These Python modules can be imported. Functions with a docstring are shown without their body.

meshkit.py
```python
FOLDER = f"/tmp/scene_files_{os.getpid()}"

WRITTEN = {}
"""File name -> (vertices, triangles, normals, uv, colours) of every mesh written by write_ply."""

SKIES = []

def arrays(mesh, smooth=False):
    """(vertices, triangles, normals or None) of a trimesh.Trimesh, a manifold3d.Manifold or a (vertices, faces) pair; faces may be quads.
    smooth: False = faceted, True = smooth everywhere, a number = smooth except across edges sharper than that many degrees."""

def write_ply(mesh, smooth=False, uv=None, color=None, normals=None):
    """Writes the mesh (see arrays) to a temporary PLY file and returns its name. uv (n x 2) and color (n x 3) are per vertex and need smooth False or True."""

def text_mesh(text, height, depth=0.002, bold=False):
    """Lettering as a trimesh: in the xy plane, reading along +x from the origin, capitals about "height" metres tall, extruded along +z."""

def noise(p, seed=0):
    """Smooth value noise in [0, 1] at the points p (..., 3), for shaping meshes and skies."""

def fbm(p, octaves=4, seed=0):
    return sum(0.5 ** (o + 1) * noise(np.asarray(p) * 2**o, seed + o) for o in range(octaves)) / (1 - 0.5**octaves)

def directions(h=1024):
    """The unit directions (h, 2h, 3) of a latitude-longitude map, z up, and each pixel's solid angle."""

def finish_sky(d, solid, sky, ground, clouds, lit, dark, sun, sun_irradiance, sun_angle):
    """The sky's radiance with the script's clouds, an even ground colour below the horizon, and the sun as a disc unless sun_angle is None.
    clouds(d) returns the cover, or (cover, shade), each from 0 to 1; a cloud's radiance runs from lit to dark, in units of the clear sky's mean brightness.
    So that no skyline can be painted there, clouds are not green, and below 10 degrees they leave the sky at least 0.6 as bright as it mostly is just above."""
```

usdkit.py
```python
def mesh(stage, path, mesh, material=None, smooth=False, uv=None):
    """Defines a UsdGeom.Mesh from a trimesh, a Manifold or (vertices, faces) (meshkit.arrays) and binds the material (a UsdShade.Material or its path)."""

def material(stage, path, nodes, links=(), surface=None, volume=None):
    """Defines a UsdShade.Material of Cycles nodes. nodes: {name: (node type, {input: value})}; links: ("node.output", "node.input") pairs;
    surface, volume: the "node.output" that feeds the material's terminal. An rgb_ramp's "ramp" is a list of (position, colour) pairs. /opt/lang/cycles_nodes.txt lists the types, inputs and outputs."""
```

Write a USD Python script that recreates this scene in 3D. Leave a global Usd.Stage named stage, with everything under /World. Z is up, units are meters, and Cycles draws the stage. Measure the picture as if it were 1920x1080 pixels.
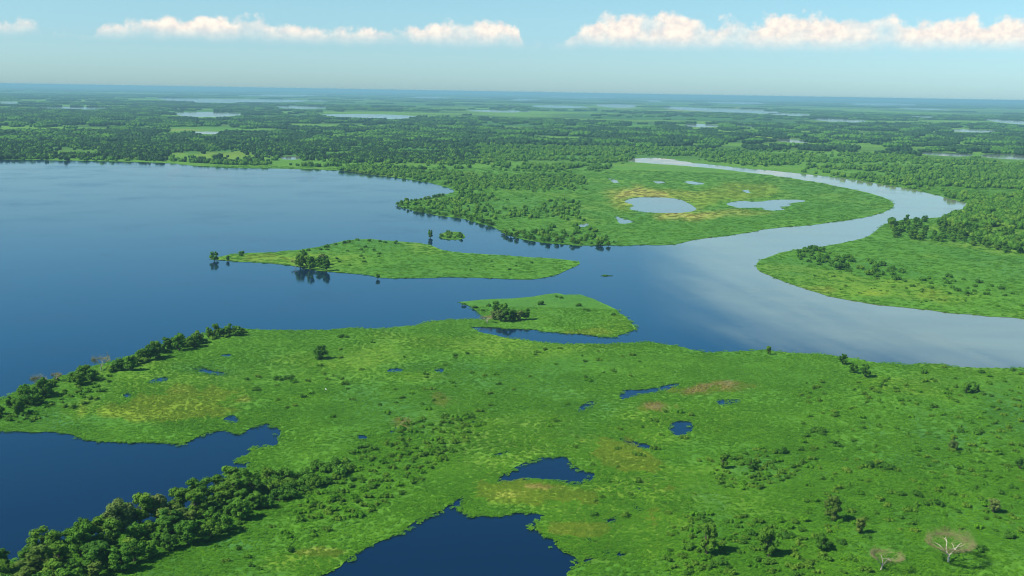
import math, random
import numpy as np
import trimesh, shapely, usdkit
from meshkit import fbm, noise
from shapely.geometry import Polygon, Point, LineString
from shapely.ops import unary_union
from scipy.spatial import Delaunay, cKDTree
from pxr import Usd, UsdGeom, UsdLux, UsdShade, Gf, Sdf, Vt

stage = Usd.Stage.CreateInMemory()
UsdGeom.SetStageUpAxis(stage, 'Z')
UsdGeom.Xform.Define(stage, '/World')
T = Sdf.ValueTypeNames

# ------------------------------------------------------------------ camera
EYE, FOC = np.array([0.0, 0.0, 130.0]), 2059.0            # focal length in pixels of a 1920 wide picture
PITCH, ROLL = math.atan(368.0 / FOC), math.radians(0.95)
fwd = np.array([0, math.cos(PITCH), -math.sin(PITCH)])
r0, u0 = np.array([1.0, 0, 0]), np.array([0, math.sin(PITCH), math.cos(PITCH)])
right = r0 * math.cos(ROLL) + u0 * math.sin(ROLL)
up = u0 * math.cos(ROLL) - r0 * math.sin(ROLL)
cam = UsdGeom.Camera.Define(stage, '/World/camera')
cam.CreateHorizontalApertureAttr(36.0)
cam.CreateVerticalApertureAttr(36.0 * 9 / 16)
cam.CreateFocalLengthAttr(36.0 * FOC / 1920)
cam.CreateClippingRangeAttr(Gf.Vec2f(1.0, 300000.0))
cam.AddTransformOp().Set(Gf.Matrix4d(*right, 0, *up, 0, *(-fwd), 0, *EYE, 1))
cam.CreateExposureAttr(0.93)

# ------------------------------------------------------------------ sky and sun
SUN_AZ, SUN_EL = math.radians(-110), math.radians(45)      # azimuth from +y towards +x
sun_dir = np.array([math.sin(SUN_AZ) * math.cos(SUN_EL), math.cos(SUN_AZ) * math.cos(SUN_EL), math.sin(SUN_EL)])
# clouds: a line of cumulus low over the horizon; tops by azimuth (elevation in radians above the cloud base)
CLOUD_TOPS = [(-0.50, 2), (-0.47, 14), (-0.445, 10), (-0.432, 26), (-0.412, 28), (-0.395, 4), (-0.36, 2), (-0.35, 28), (-0.32, 34), (-0.30, 30), (-0.275, 38),
              (-0.255, 44), (-0.225, 48), (-0.21, 34), (-0.19, 24), (-0.165, 26), (-0.15, 32), (-0.12, 30), (-0.09, 32), (-0.07, 44), (-0.03, 44), (0.0, 42), (0.008, 8),
              (0.04, 4), (0.055, 40), (0.085, 58), (0.115, 66), (0.14, 64), (0.165, 52), (0.18, 44), (0.20, 52), (0.22, 58), (0.25, 62), (0.275, 56), (0.295, 48),
              (0.32, 58), (0.35, 52), (0.375, 54), (0.395, 50), (0.41, 56), (0.44, 60), (0.47, 58), (0.50, 40)]
ramp = [((a + 0.5) / 1.0, (h / 80.0,) * 3) for a, h in CLOUD_TOPS]
PX = 1 / 2059.0
N = {
    'sky': ('sky_texture', {'sky_type': 'single_scattering', 'sun_disc': False, 'sun_elevation': SUN_EL, 'sun_rotation': SUN_AZ, 'altitude': 130.0,
                            'air_density': 1.0, 'aerosol_density': 0.6, 'ozone_density': 1.6}),
    'tc': ('texture_coordinate', {}), 'xyz': ('separate_xyz', {}),
    'az': ('math', {'math_type': 'arctan2'}), 'el': ('math', {'math_type': 'arcsine'}),
    'azo': ('math', {'math_type': 'add', 'value2': 0.5}), 'u': ('math', {'math_type': 'pingpong', 'value2': 1.0}),
    'cv': ('combine_xyz', {'z': 0.0}),
    'n1': ('noise_texture', {'scale': 46.0, 'detail': 4.0, 'roughness': 0.55}),
    'n2': ('noise_texture', {'scale': 120.0, 'detail': 4.0, 'roughness': 0.6}),
    'n3': ('noise_texture', {'scale': 24.0, 'detail': 3.0, 'roughness': 0.55}),
    'tops': ('rgb_ramp', {'ramp': ramp}),
    'toph': ('math', {'math_type': 'multiply_add', 'value2': 80 * PX, 'value3': 0.0375}),
    'puff': ('math', {'math_type': 'multiply_add', 'value2': 0.036, 'value3': -0.0165}),
    'edge': ('math', {'math_type': 'add'}), 'over': ('math', {'math_type': 'subtract'}),
    'm_top': ('map_range', {'range_type': 'smoothstep', 'from_min': -0.002, 'from_max': 0.0055, 'clamp': True}),
    'basej': ('math', {'math_type': 'multiply_add', 'value2': 0.010, 'value3': -0.005}),
    'elb': ('math', {'math_type': 'add'}),
    'm_base': ('map_range', {'range_type': 'smoothstep', 'from_min': 0.036, 'from_max': 0.054, 'clamp': True}),
    'cover': ('math', {'math_type': 'multiply'}),
    'thin': ('map_range', {'from_min': 0.30, 'from_max': 0.50, 'to_min': 0.34, 'to_max': 0.96, 'clamp': True}),
    'cover2': ('math', {'math_type': 'multiply'}),
    'ccol': ('rgb_ramp', {'ramp': [(0.0, (0.56, 0.60, 0.64)), (0.38, (0.74, 0.69, 0.66)), (0.58, (0.92, 0.82, 0.72)), (1.0, (1.05, 0.95, 0.82))]}),
    'cgain': ('vector_math', {'math_type': 'scale', 'scale': 7.0}),
    'skyc': ('mix', {'mix_type': 'multiply', 'fac': 1.0, }), 'tint': ('rgb_ramp', {'ramp': [(0.0, (0.49, 0.78, 1.08)), (0.04, (0.48, 0.71, 0.93)), (0.09, (0.52, 0.74, 0.81)), (0.22, (0.28, 0.80, 1.02)), (0.42, (0.12, 0.46, 0.73)), (1.0, (0.55, 0.82, 0.95))]}),
    'mix': ('mix', {'mix_type': 'mix'}),
    'bg': ('background_shader', {'strength': 0.09}),
}
L = [('el.value', 'tint.fac'), ('tint.color', 'skyc.color2'), ('tc.generated', 'xyz.vector'), ('xyz.x', 'az.value1'), ('xyz.y', 'az.value2'), ('xyz.z', 'el.value1'),
     ('az.value', 'azo.value1'), ('azo.value', 'u.value1'), ('az.value', 'cv.x'), ('el.value', 'cv.y'),
     ('cv.vector', 'n1.vector'), ('cv.vector', 'n2.vector'), ('cv.vector', 'n3.vector'),
     ('u.value', 'tops.fac'), ('tops.color', 'toph.value1'), ('n1.fac', 'puff.value1'),
     ('toph.value', 'edge.value1'), ('puff.value', 'edge.value2'), ('edge.value', 'over.value1'), ('el.value', 'over.value2'),
     ('over.value', 'm_top.value'), ('n3.fac', 'basej.value1'), ('el.value', 'elb.value1'), ('basej.value', 'elb.value2'), ('elb.value', 'm_base.value'),
     ('m_top.result', 'cover.value1'), ('m_base.result', 'cover.value2'), ('n3.fac', 'thin.value'), ('cover.value', 'cover2.value1'), ('thin.result', 'cover2.value2'),
     ('n2.fac', 'ccol.fac'), ('ccol.color', 'cgain.vector1'), ('sky.color', 'skyc.color1'), ('skyc.color', 'mix.color1'), ('cgain.vector', 'mix.color2'), ('cover2.value', 'mix.fac'),
     ('mix.color', 'bg.color')]
sky_mat = usdkit.material(stage, '/World/Looks/sky_light', N, L, surface='bg.background')
dome = UsdLux.DomeLight.Define(stage, '/World/sky')
UsdShade.MaterialBindingAPI.Apply(dome.GetPrim()).Bind(sky_mat)
dome.GetPrim().SetCustomDataByKey('kind', 'structure')
sun = UsdLux.DistantLight.Define(stage, '/World/sun')
sun.CreateNormalizeAttr(True); sun.CreateIntensityAttr(1.25); sun.CreateAngleAttr(0.53); sun.CreateColorAttr(Gf.Vec3f(1.0, 0.94, 0.84))
zax = sun_dir; xax = np.cross([0, 0, 1.0], zax); xax /= np.linalg.norm(xax); yax = np.cross(zax, xax)
sun.AddTransformOp().Set(Gf.Matrix4d(*xax, 0, *yax, 0, *zax, 0, 0, 0, 1000, 1))

# ------------------------------------------------------------------ helpers
FAR = 110000.0


def at(px, py, z=0.0):
    """The ground point (height z) that the photograph shows at a pixel; works on arrays."""
    px, py = np.asarray(px, float), np.asarray(py, float)
    d = fwd * FOC + (px[..., None] - 960) * right + (540 - py[..., None]) * up
    t = (z - EYE[2]) / np.minimum(d[..., 2], -1e-6)
    p = EYE + d * t[..., None]
    r = np.hypot(p[..., 0], p[..., 1])
    s = np.minimum(1, FAR / np.maximum(r, 1))
    return np.stack([p[..., 0] * s, p[..., 1] * s], -1)


def pix(P, z=0.0):
    P = np.asarray(P, float)
    v = np.stack([P[..., 0], P[..., 1], np.full(P.shape[:-1], z)], -1) - EYE
    f = np.maximum(v @ fwd, 1e-3)
    return 960 + FOC * (v @ right) / f, 540 - FOC * (v @ up) / f


used = {}


def numbered(name):
    n = used.get(name, 0); used[name] = n + 1
    return name if n == 0 else f'{name}_{n:03d}'


def tag(prim, label=None, category=None, group=None, kind=None):
    for k, v in (('label', label), ('category', category), ('group', group), ('kind', kind)):
        if v: prim.SetCustomDataByKey(k, v)
    return prim


def arr3(points): return Vt.Vec3fArray.FromNumpy(np.ascontiguousarray(points, np.float32))


def vcol(m, name, data, kind=T.Color3fArray):
    pv = UsdGeom.PrimvarsAPI(m).CreatePrimvar(name, kind, 'vertex')
    pv.Set(arr3(data) if np.ndim(data) == 2 else Vt.FloatArray.FromNumpy(np.asarray(data, np.float32)))


def chaikin(p, n=2):
    p = np.asarray(p, float)
    for _ in range(n):
        q = np.roll(p, -1, 0)
        p = np.stack([0.75 * p + 0.25 * q, 0.25 * p + 0.75 * q], 1).reshape(-1, 2)
    return p


def shape(pxs, step=4.0, smooth=1, rough=1.0, seed=0):
    """A polygon on the ground from a closed outline of the photograph, with an uneven natural edge."""
    p = chaikin(pxs, smooth)
    q = np.roll(p, -1, 0)
    out = []
    for a, b in zip(p, q):
        n = max(1, int(np.hypot(*(b - a)) / step))
        out += [a + (b - a) * k / n for k in range(n)]
    g = at(np.array(out)[:, 0], np.array(out)[:, 1])
    d = np.hypot(g[:, 0], g[:, 1])
    amp = np.clip(d * 0.006, 1.2, 14) * rough
    s = amp * 3.0
    jx = fbm(np.stack([g[:, 0] / s, g[:, 1] / s, np.zeros(len(g))], -1), 3, seed) - 0.5
    jy = fbm(np.stack([g[:, 0] / s, g[:, 1] / s, np.ones(len(g)) * 7.3], -1), 3, seed + 5) - 0.5
    g = g + np.stack([jx, jy], -1) * (amp * np.where(d > 3000, 3.0, 1.6))[:, None]
    fine = np.clip(d * .002, .5, 3); k = fine * 2.4
    g = g + np.stack([fbm(np.stack([g[:, 0] / k, g[:, 1] / k, np.full(len(g), 3.3 + c)], -1), 2, seed + 8) - .5 for c in (0, 9)], -1) * (fine * 2.2 * rough)[:, None]
    return Polygon(g).buffer(0)


# ------------------------------------------------------------------ the map, traced as outlines
MARSH = [(-420, 880), (-160, 800), (-60, 788), (0, 753), (40, 731), (75, 717), (120, 706), (165, 691), (230, 673), (290, 653), (320, 641), (370, 629), (400, 622), (440, 617), (480, 618), (560, 619),
         (620, 619), (650, 616), (720, 615), (780, 611), (800, 605), (830, 601), (870, 599), (905, 600), (915, 597), (900, 590), (880, 576), (857, 567), (900, 563), (950, 560), (1000, 557), (1040, 550),
         (1060, 553), (1090, 553), (1115, 563), (1140, 575), (1160, 590), (1175, 605), (1188, 618), (1165, 625), (1150, 632), (1120, 632), (1090, 627), (1050, 625), (1000, 619), (950, 616), (905, 614),
         (878, 614), (900, 624), (950, 634), (1000, 641), (1060, 646), (1120, 646), (1180, 644), (1230, 643), (1270, 648), (1300, 657), (1320, 662), (1370, 660), (1430, 656), (1480, 662), (1550, 666),
         (1600, 673), (1640, 681), (1700, 683), (1760, 684), (1800, 689), (1850, 691), (1920, 691), (2050, 690), (2500, 700), (2900, 1000), (2900, 1700), (-1000, 1700), (-420, 1180),
         (-80, 1100), (0, 1062), (100, 1036), (190, 1006), (280, 984), (350, 962), (400, 932), (430, 902), (440, 890), (462, 876), (468, 868), (455, 866), (440, 867), (437, 861), (468, 851),
         (472, 845), (490, 838), (512, 834), (517, 815), (520, 806), (505, 796), (495, 793), (480, 798), (460, 808), (440, 816), (420, 807), (390, 811), (365, 823), (340, 832), (260, 831), (200, 829),
         (165, 823), (135, 814), (100, 809), (70, 811), (40, 809), (0, 807), (-80, 815), (-420, 900)]
POOL = [(560, 1110), (600, 1083), (640, 1062), (655, 1045), (700, 1022), (720, 1010), (760, 995), (780, 975), (815, 962), (840, 948), (858, 938), (868, 930), (872, 933), (864, 946), (870, 956), (885, 966),
        (920, 969), (955, 966), (975, 960), (1010, 963), (1026, 966), (1008, 978), (1003, 986), (1010, 996), (1025, 1008), (1045, 1016), (1043, 1025), (1055, 1036), (1080, 1048), (1083, 1056), (1070, 1065),
        (1065, 1076), (1050, 1100), (1010, 1160), (600, 1160)]
NEAR_PONDS = [
    ('dark blue pond above the rounded grass mat', [(928, 906), (945, 890), (975, 871), (1000, 862), (1030, 857), (1060, 857), (1067, 865), (1075, 875), (1095, 883), (1118, 890), (1115, 898), (1095, 907), (1078, 911), (1060, 907), (1040, 902), (1010, 900), (980, 901), (950, 904)]),
    ('small blue pond', [(1248, 801), (1270, 790), (1290, 789), (1299, 798), (1292, 812), (1275, 819), (1255, 811)]),
    ('narrow slanted pool', [(1156, 824), (1175, 821), (1200, 830), (1224, 838), (1215, 844), (1188, 838)]),
    ('long blue inlet', [(1160, 737), (1172, 730), (1210, 732), (1240, 723), (1273, 717), (1268, 725), (1230, 736), (1190, 743), (1164, 752)]),
    ('faint pool', [(1098, 756), (1120, 751), (1120, 764), (1100, 768), (1075, 783), (1085, 772)]),
    ('pool', [(1342, 751), (1365, 748), (1388, 749), (1388, 754), (1350, 763)]),
    ('pool', [(355, 693), (375, 687), (395, 695), (430, 698), (432, 704), (400, 704)]),
    ('pool', [(272, 719), (300, 708), (316, 708), (310, 717)]),
    ('pool', [(415, 786), (435, 776), (452, 788), (440, 794), (422, 794)]),
    ('pool', [(720, 697), (735, 690), (760, 693), (745, 700)]), ('pool', [(806, 689), (832, 691), (832, 699), (814, 698)]),
    ('pool', [(405, 667), (440, 664), (430, 671)]), ('pool', [(722, 815), (735, 806), (746, 801), (748, 805), (733, 814)]), ('pool', [(662, 819), (680, 815), (692, 821), (678, 826)]),
    ('pool', [(918, 855), (940, 848), (957, 845), (940, 853)]), ('pool', [(1178, 946), (1192, 941), (1196, 952), (1212, 956), (1195, 960)]), ('pool', [(1128, 977), (1145, 972), (1152, 963), (1155, 976), (1140, 982)]),
    ('pool', [(1085, 1010), (1105, 1007), (1122, 1012), (1105, 1018)]), ('pool', [(1126, 1032), (1145, 1031), (1180, 1041), (1160, 1044), (1135, 1040)]), ('pool', [(1092, 1050), (1116, 1046), (1098, 1055)]),
    ('pool', [(1218, 889), (1238, 893), (1230, 897)]), ('pool', [(1190, 913), (1205, 916), (1195, 919)]), ('pool', [(225, 741), (240, 735), (250, 741), (238, 747)]), ('pool', [(883, 792), (895, 789), (900, 795)])]
ISLAND = [(393, 487), (400, 484), (430, 478), (460, 474), (500, 474), (550, 470), (600, 463), (640, 452), (680, 448), (720, 451), (800, 457), (815, 463), (830, 470), (870, 475), (930, 478), (1000, 483), (1050, 486),
          (1080, 490), (1084, 495), (1065, 506), (1040, 517), (1010, 524), (960, 524), (900, 521), (840, 520), (780, 522), (710, 522), (690, 516), (640, 512), (620, 510), (590, 507), (555, 500), (530, 496),
          (480, 492), (430, 490)]
ISLET = [(822, 443), (830, 437), (850, 434), (868, 438), (872, 446), (858, 450), (835, 449)]
PLAIN_SHORE = [(-900, 287), (-400, 290), (-200, 294), (0, 299), (100, 301), (240, 303), (320, 306), (370, 312), (460, 316), (530, 316), (600, 318), (640, 320), (690, 326), (760, 336), (810, 343), (850, 352), (858, 360), (840, 365),
               (800, 372), (760, 376), (742, 384), (760, 392), (790, 399), (850, 407), (880, 413), (900, 419), (925, 426), (945, 440), (990, 451), (1050, 458), (1100, 461), (1155, 461), (1200, 459), (1250, 460),
               (1300, 450), (1380, 440), (1450, 428), (1540, 420), (1600, 412), (1650, 400), (1672, 388), (1670, 378), (1650, 368), (1600, 355), (1540, 343), (1480, 334), (1420, 325), (1360, 318), (1300, 312),
               (1240, 308), (1180, 304), (1176, 299), (1210, 295), (1250, 297), (1290, 304), (1340, 309), (1400, 316), (1470, 322), (1540, 330), (1600, 337), (1660, 347), (1720, 358), (1770, 370), (1818, 380), (1824, 387),
               (1805, 402), (1770, 408), (1720, 410), (1680, 412), (1650, 422), (1632, 440), (1610, 449), (1580, 456), (1560, 461), (1520, 464), (1480, 470), (1450, 479), (1425, 492), (1419, 500), (1440, 516), (1480, 531),
               (1530, 549), (1590, 563), (1640, 571), (1700, 578), (1780, 586), (1850, 593), (1930, 598), (2200, 606), (2700, 620), (3600, 640)]
FAR_PONDS = [  # label, outline, pale silty water or not
    ('wide pond in the yellow marsh inside the river bend', [(1172, 379), (1185, 371), (1215, 369), (1260, 371), (1285, 375), (1300, 385), (1312, 393), (1290, 399), (1250, 400), (1200, 398), (1178, 392), (1190, 385)]),
    ('ragged pond nearer the tip of the river bend', [(1360, 381), (1390, 376), (1420, 379), (1450, 374), (1515, 375), (1512, 379), (1480, 381), (1487, 386), (1460, 389), (1480, 393), (1440, 396), (1420, 389), (1390, 391), (1370, 387)]),
    ('small pond left of the wide one', [(1153, 404), (1170, 408), (1190, 416), (1172, 421), (1160, 414)]), ('little pale pool', [(1080, 425), (1095, 419), (1107, 420), (1098, 427)]),
    ('pale pool', [(1138, 334), (1150, 336), (1167, 344), (1150, 344)]), ('pale pool', [(1222, 340), (1240, 339), (1252, 343), (1235, 345)]), ('pale pool', [(1278, 340), (1300, 339), (1327, 345), (1300, 347)]), ('pale pool', [(1383, 357), (1400, 356), (1408, 362), (1392, 362)]),
    ('far lake', [(285, 183), (360, 184.5), (440, 186), (560, 187), (582, 190), (520, 192.5), (400, 193), (320, 190)]), ('far lake', [(510, 200), (560, 198), (625, 201), (600, 204), (540, 204)]),
    ('far lake', [(318, 212), (380, 209), (462, 212), (440, 219), (350, 220)]), ('far lake', [(598, 214), (700, 213.5), (782, 217), (775, 221), (745, 224), (690, 221), (620, 218.5)]), ('far lake', [(-5, 190), (25, 190), (40, 192.5), (20, 195), (-5, 194)]),
    ('far lake', [(82, 186), (110, 186), (120, 189), (90, 190)]), ('far lake', [(348, 247), (400, 246.5), (434, 249), (410, 252), (360, 250.5)]), ('far lake', [(523, 295), (545, 292.5), (568, 295), (560, 299), (535, 300)]),
    ('far lake', [(988, 198), (1050, 197), (1112, 201), (1080, 203), (1010, 201.5)]), ('far lake', [(1112, 195), (1160, 194), (1205, 198), (1180, 203), (1130, 201)]), ('far lake', [(1238, 199), (1330, 203), (1400, 205), (1480, 210), (1450, 214), (1380, 211), (1300, 208), (1250, 204)]),
    ('far lake', [(1188, 188), (1230, 187), (1255, 190), (1215, 191.5)]), ('far lake', [(1278, 233), (1320, 232), (1360, 236), (1330, 239), (1290, 238)]), ('far lake', [(1365, 234), (1432, 236), (1400, 239)]), ('far lake', [(1436, 262), (1470, 260), (1527, 264), (1520, 268), (1470, 267)]),
    ('far lake', [(1708, 286), (1760, 285), (1825, 289), (1815, 294), (1750, 292)]), ('far lake', [(1828, 291), (1880, 288), (1940, 292), (1940, 300), (1870, 298)]), ('far lake', [(1428, 212), (1490, 212), (1535, 216), (1480, 218)]), ('far lake', [(1518, 222), (1570, 222), (1635, 227), (1600, 230), (1540, 227)]),
    ('far lake', [(1698, 217), (1730, 216), (1765, 219), (1730, 221)]), ('far lake', [(1830, 222), (1880, 224), (1960, 229), (1960, 235), (1890, 232)]), ('far lake', [(760, 182), (800, 181), (850, 183), (800, 185)]), ('far lake', [(560, 187), (620, 188), (600, 191)]),
    ('far lake', [(40, 201), (140, 200), (230, 203), (150, 206)]), ('far lake', [(860, 207), (930, 206), (1010, 209), (940, 211.5)]), ('far lake', [(1560, 194), (1660, 193), (1750, 197), (1640, 199)]), ('far lake', [(420, 178), (540, 177.5), (640, 179.5), (520, 181)]), ('far lake', [(1010, 180), (1110, 180), (1180, 183), (1080, 184.5)]),
    ('far lake', [(1760, 243), (1830, 242), (1890, 246), (1820, 249)]), ('far lake', [(1300, 190), (1400, 191), (1470, 194), (1380, 195.5)]), ('far lake', [(1650, 200), (1740, 203), (1800, 207), (1720, 206)]), ('far lake', [(930, 186), (990, 185), (1040, 188), (980, 189)])]

marsh_poly = shape(MARSH, smooth=0, rough=1.2, step=3.0, seed=1)
pool_poly = shape(POOL, smooth=0, step=3.0, seed=2)
near_ponds = [(l, shape(p, step=2.0, rough=0.8, seed=20 + i)) for i, (l, p) in enumerate(NEAR_PONDS)]
island_poly = shape(ISLAND, step=3.0, rough=0.6, seed=3)
islet_poly = shape(ISLET, step=2.0, rough=0.5, seed=4)
far_ponds = [(l, shape(p, step=2.0, rough=0.8, seed=60 + i, smooth=1)) for i, (l, p) in enumerate(FAR_PONDS)]
ang = np.linspace(math.radians(58), math.radians(-58), 60)
# the plain: the traced shore closed by the far rim of the ground
def shore_line():
    p = np.array(PLAIN_SHORE, float); out = []
    for _ in range(1):
        q = np.concatenate([p[:1], np.stack([0.75 * p[:-1] + 0.25 * p[1:], 0.25 * p[:-1] + 0.75 * p[1:]], 1).reshape(-1, 2), p[-1:]]); p = q
    for a, b in zip(p[:-1], p[1:]):
        n = max(1, int(np.hypot(*(b - a)) / 3.0)); out += [a + (b - a) * k / n for k in range(n)]
    out = np.array(out); g = at(out[:, 0], out[:, 1]); d = np.hypot(*g.T); amp = np.clip(d * 0.005, 1.2, 9); s = amp * 3
    for k in (0, 1):
        g[:, k] += (fbm(np.stack([out[:, 0] * 0 + g[:, 0] / s, g[:, 1] / s, np.full(len(g), 3.3 * k)], -1), 3, 9 + k) - 0.5) * amp * 2.2
    return g
rim = np.stack([np.sin(ang[::-1]), np.cos(ang[::-1])], -1) * FAR
plain_poly = Polygon(np.vstack([shore_line(), rim[::-1]])).buffer(0)
if plain_poly.geom_type != 'Polygon': plain_poly = max(plain_poly.geoms, key=lambda g: g.area)
marsh_land = marsh_poly.difference(unary_union([pool_poly] + [p for _, p in near_ponds]))
plain_land = plain_poly.difference(unary_union([p for _, p in far_ponds]))
biggest = lambda g: g if g.geom_type == 'Polygon' else max(g.geoms, key=lambda x: x.area)
marsh_land, plain_land = biggest(marsh_land), biggest(plain_land)

# ------------------------------------------------------------------ plant cover colours of the ground (what grows there, not its light)
GREEN, DARK, LIGHT, YELLOW, OCHRE, RED, TEAL, STRAW = map(np.array, ((0.046, 0.142, 0.009), (0.034, 0.110, 0.011), (0.060, 0.165, 0.010), (0.130, 0.200, 0.011), (0.230, 0.225, 0.045), (0.120, 0.088, 0.045), (0.036, 0.125, 0.026), (0.25, 0.26, 0.045)))
PATCHES = [(300, 765, 150, 26, YELLOW, 0.9), (230, 775, 60, 14, YELLOW, .9), (420, 735, 90, 18, YELLOW, .5), (990, 930, 120, 26, YELLOW, .6), (1020, 915, 38, 7, STRAW, .8), (960, 930, 40, 9, STRAW, .6), (1180, 860, 60, 14, STRAW, .55), (1150, 850, 110, 36, YELLOW, .6),
           (1070, 992, 60, 12, STRAW, .5), (1130, 1000, 110, 60, YELLOW, .35), (1360, 730, 70, 12, RED, .95), (1235, 760, 55, 11, RED, .95), (1100, 765, 70, 16, TEAL, .6), (1190, 965, 60, 30, DARK, .5), (1150, 1025, 70, 26, DARK, .5), (800, 690, 80, 10, TEAL, .6), (390, 690, 70, 12, TEAL, .6), (1330, 1000, 90, 30, TEAL, .5), (1470, 880, 150, 30, TEAL, .45), (750, 795, 24, 12, RED, .8), (835, 750, 20, 14, RED, .5), (610, 1035, 60, 12, OCHRE, .55), (580, 1060, 90, 22, YELLOW, .5),
           (460, 750, 18, 6, OCHRE, .5), (340, 735, 20, 5, OCHRE, .4), (1260, 690, 120, 16, LIGHT, .5), (1430, 740, 100, 20, LIGHT, .5), (560, 740, 110, 26, LIGHT, .6), (600, 645, 180, 14, LIGHT, .5), (1010, 600, 130, 26, LIGHT, .4), (1080, 625, 60, 8, YELLOW, .5), (1900, 770, 70, 40, TEAL, .7),
           (700, 760, 110, 40, TEAL, .4), (90, 790, 80, 28, TEAL, .8), (430, 1000, 90, 40, TEAL, .6), (1750, 830, 120, 50, TEAL, .5), (1310, 930, 60, 40, TEAL, .6), (1240, 790, 120, 40, YELLOW, .35), (1250, 980, 50, 80, YELLOW, .4), (1050, 760, 60, 15, DARK, .4),
           (1250, 374, 150, 26, YELLOW, .9), (1250, 362, 120, 10, STRAW, .9), (1330, 404, 120, 9, STRAW, .8), (1170, 366, 60, 18, STRAW, .6), (1400, 366, 110, 20, YELLOW, .6), (1330, 425, 170, 22, GREEN, .7), (1560, 390, 90, 22, GREEN, .7), (950, 500, 120, 16, LIGHT, .4), (640, 470, 60, 16, GREEN, .3), (500, 484, 60, 8, YELLOW, .5),
           (315, 243, 85, 2.6, OCHRE, .9), (430, 290, 90, 9, YELLOW, .6), (700, 325, 140, 6, YELLOW, .7), (420, 240, 200, 6, GREEN, .7), (700, 245, 60, 5, GREEN, .2), (1100, 236, 140, 4, LIGHT, .8), (1450, 258, 60, 4, YELLOW, .8), (1150, 320, 70, 12, LIGHT, .5), (1150, 199, 50, 4, OCHRE, .6), (1350, 207, 110, 5, OCHRE, .4),
           (1740, 555, 80, 12, YELLOW, .5), (1640, 553, 16, 7, YELLOW, .9), (1700, 470, 120, 12, GREEN, .6), (1500, 545, 60, 9, OCHRE, .25), (450, 212, 120, 8, LIGHT, .5), (1480, 300, 160, 12, GREEN, .5), (1700, 320, 160, 14, GREEN, .4)]


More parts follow.
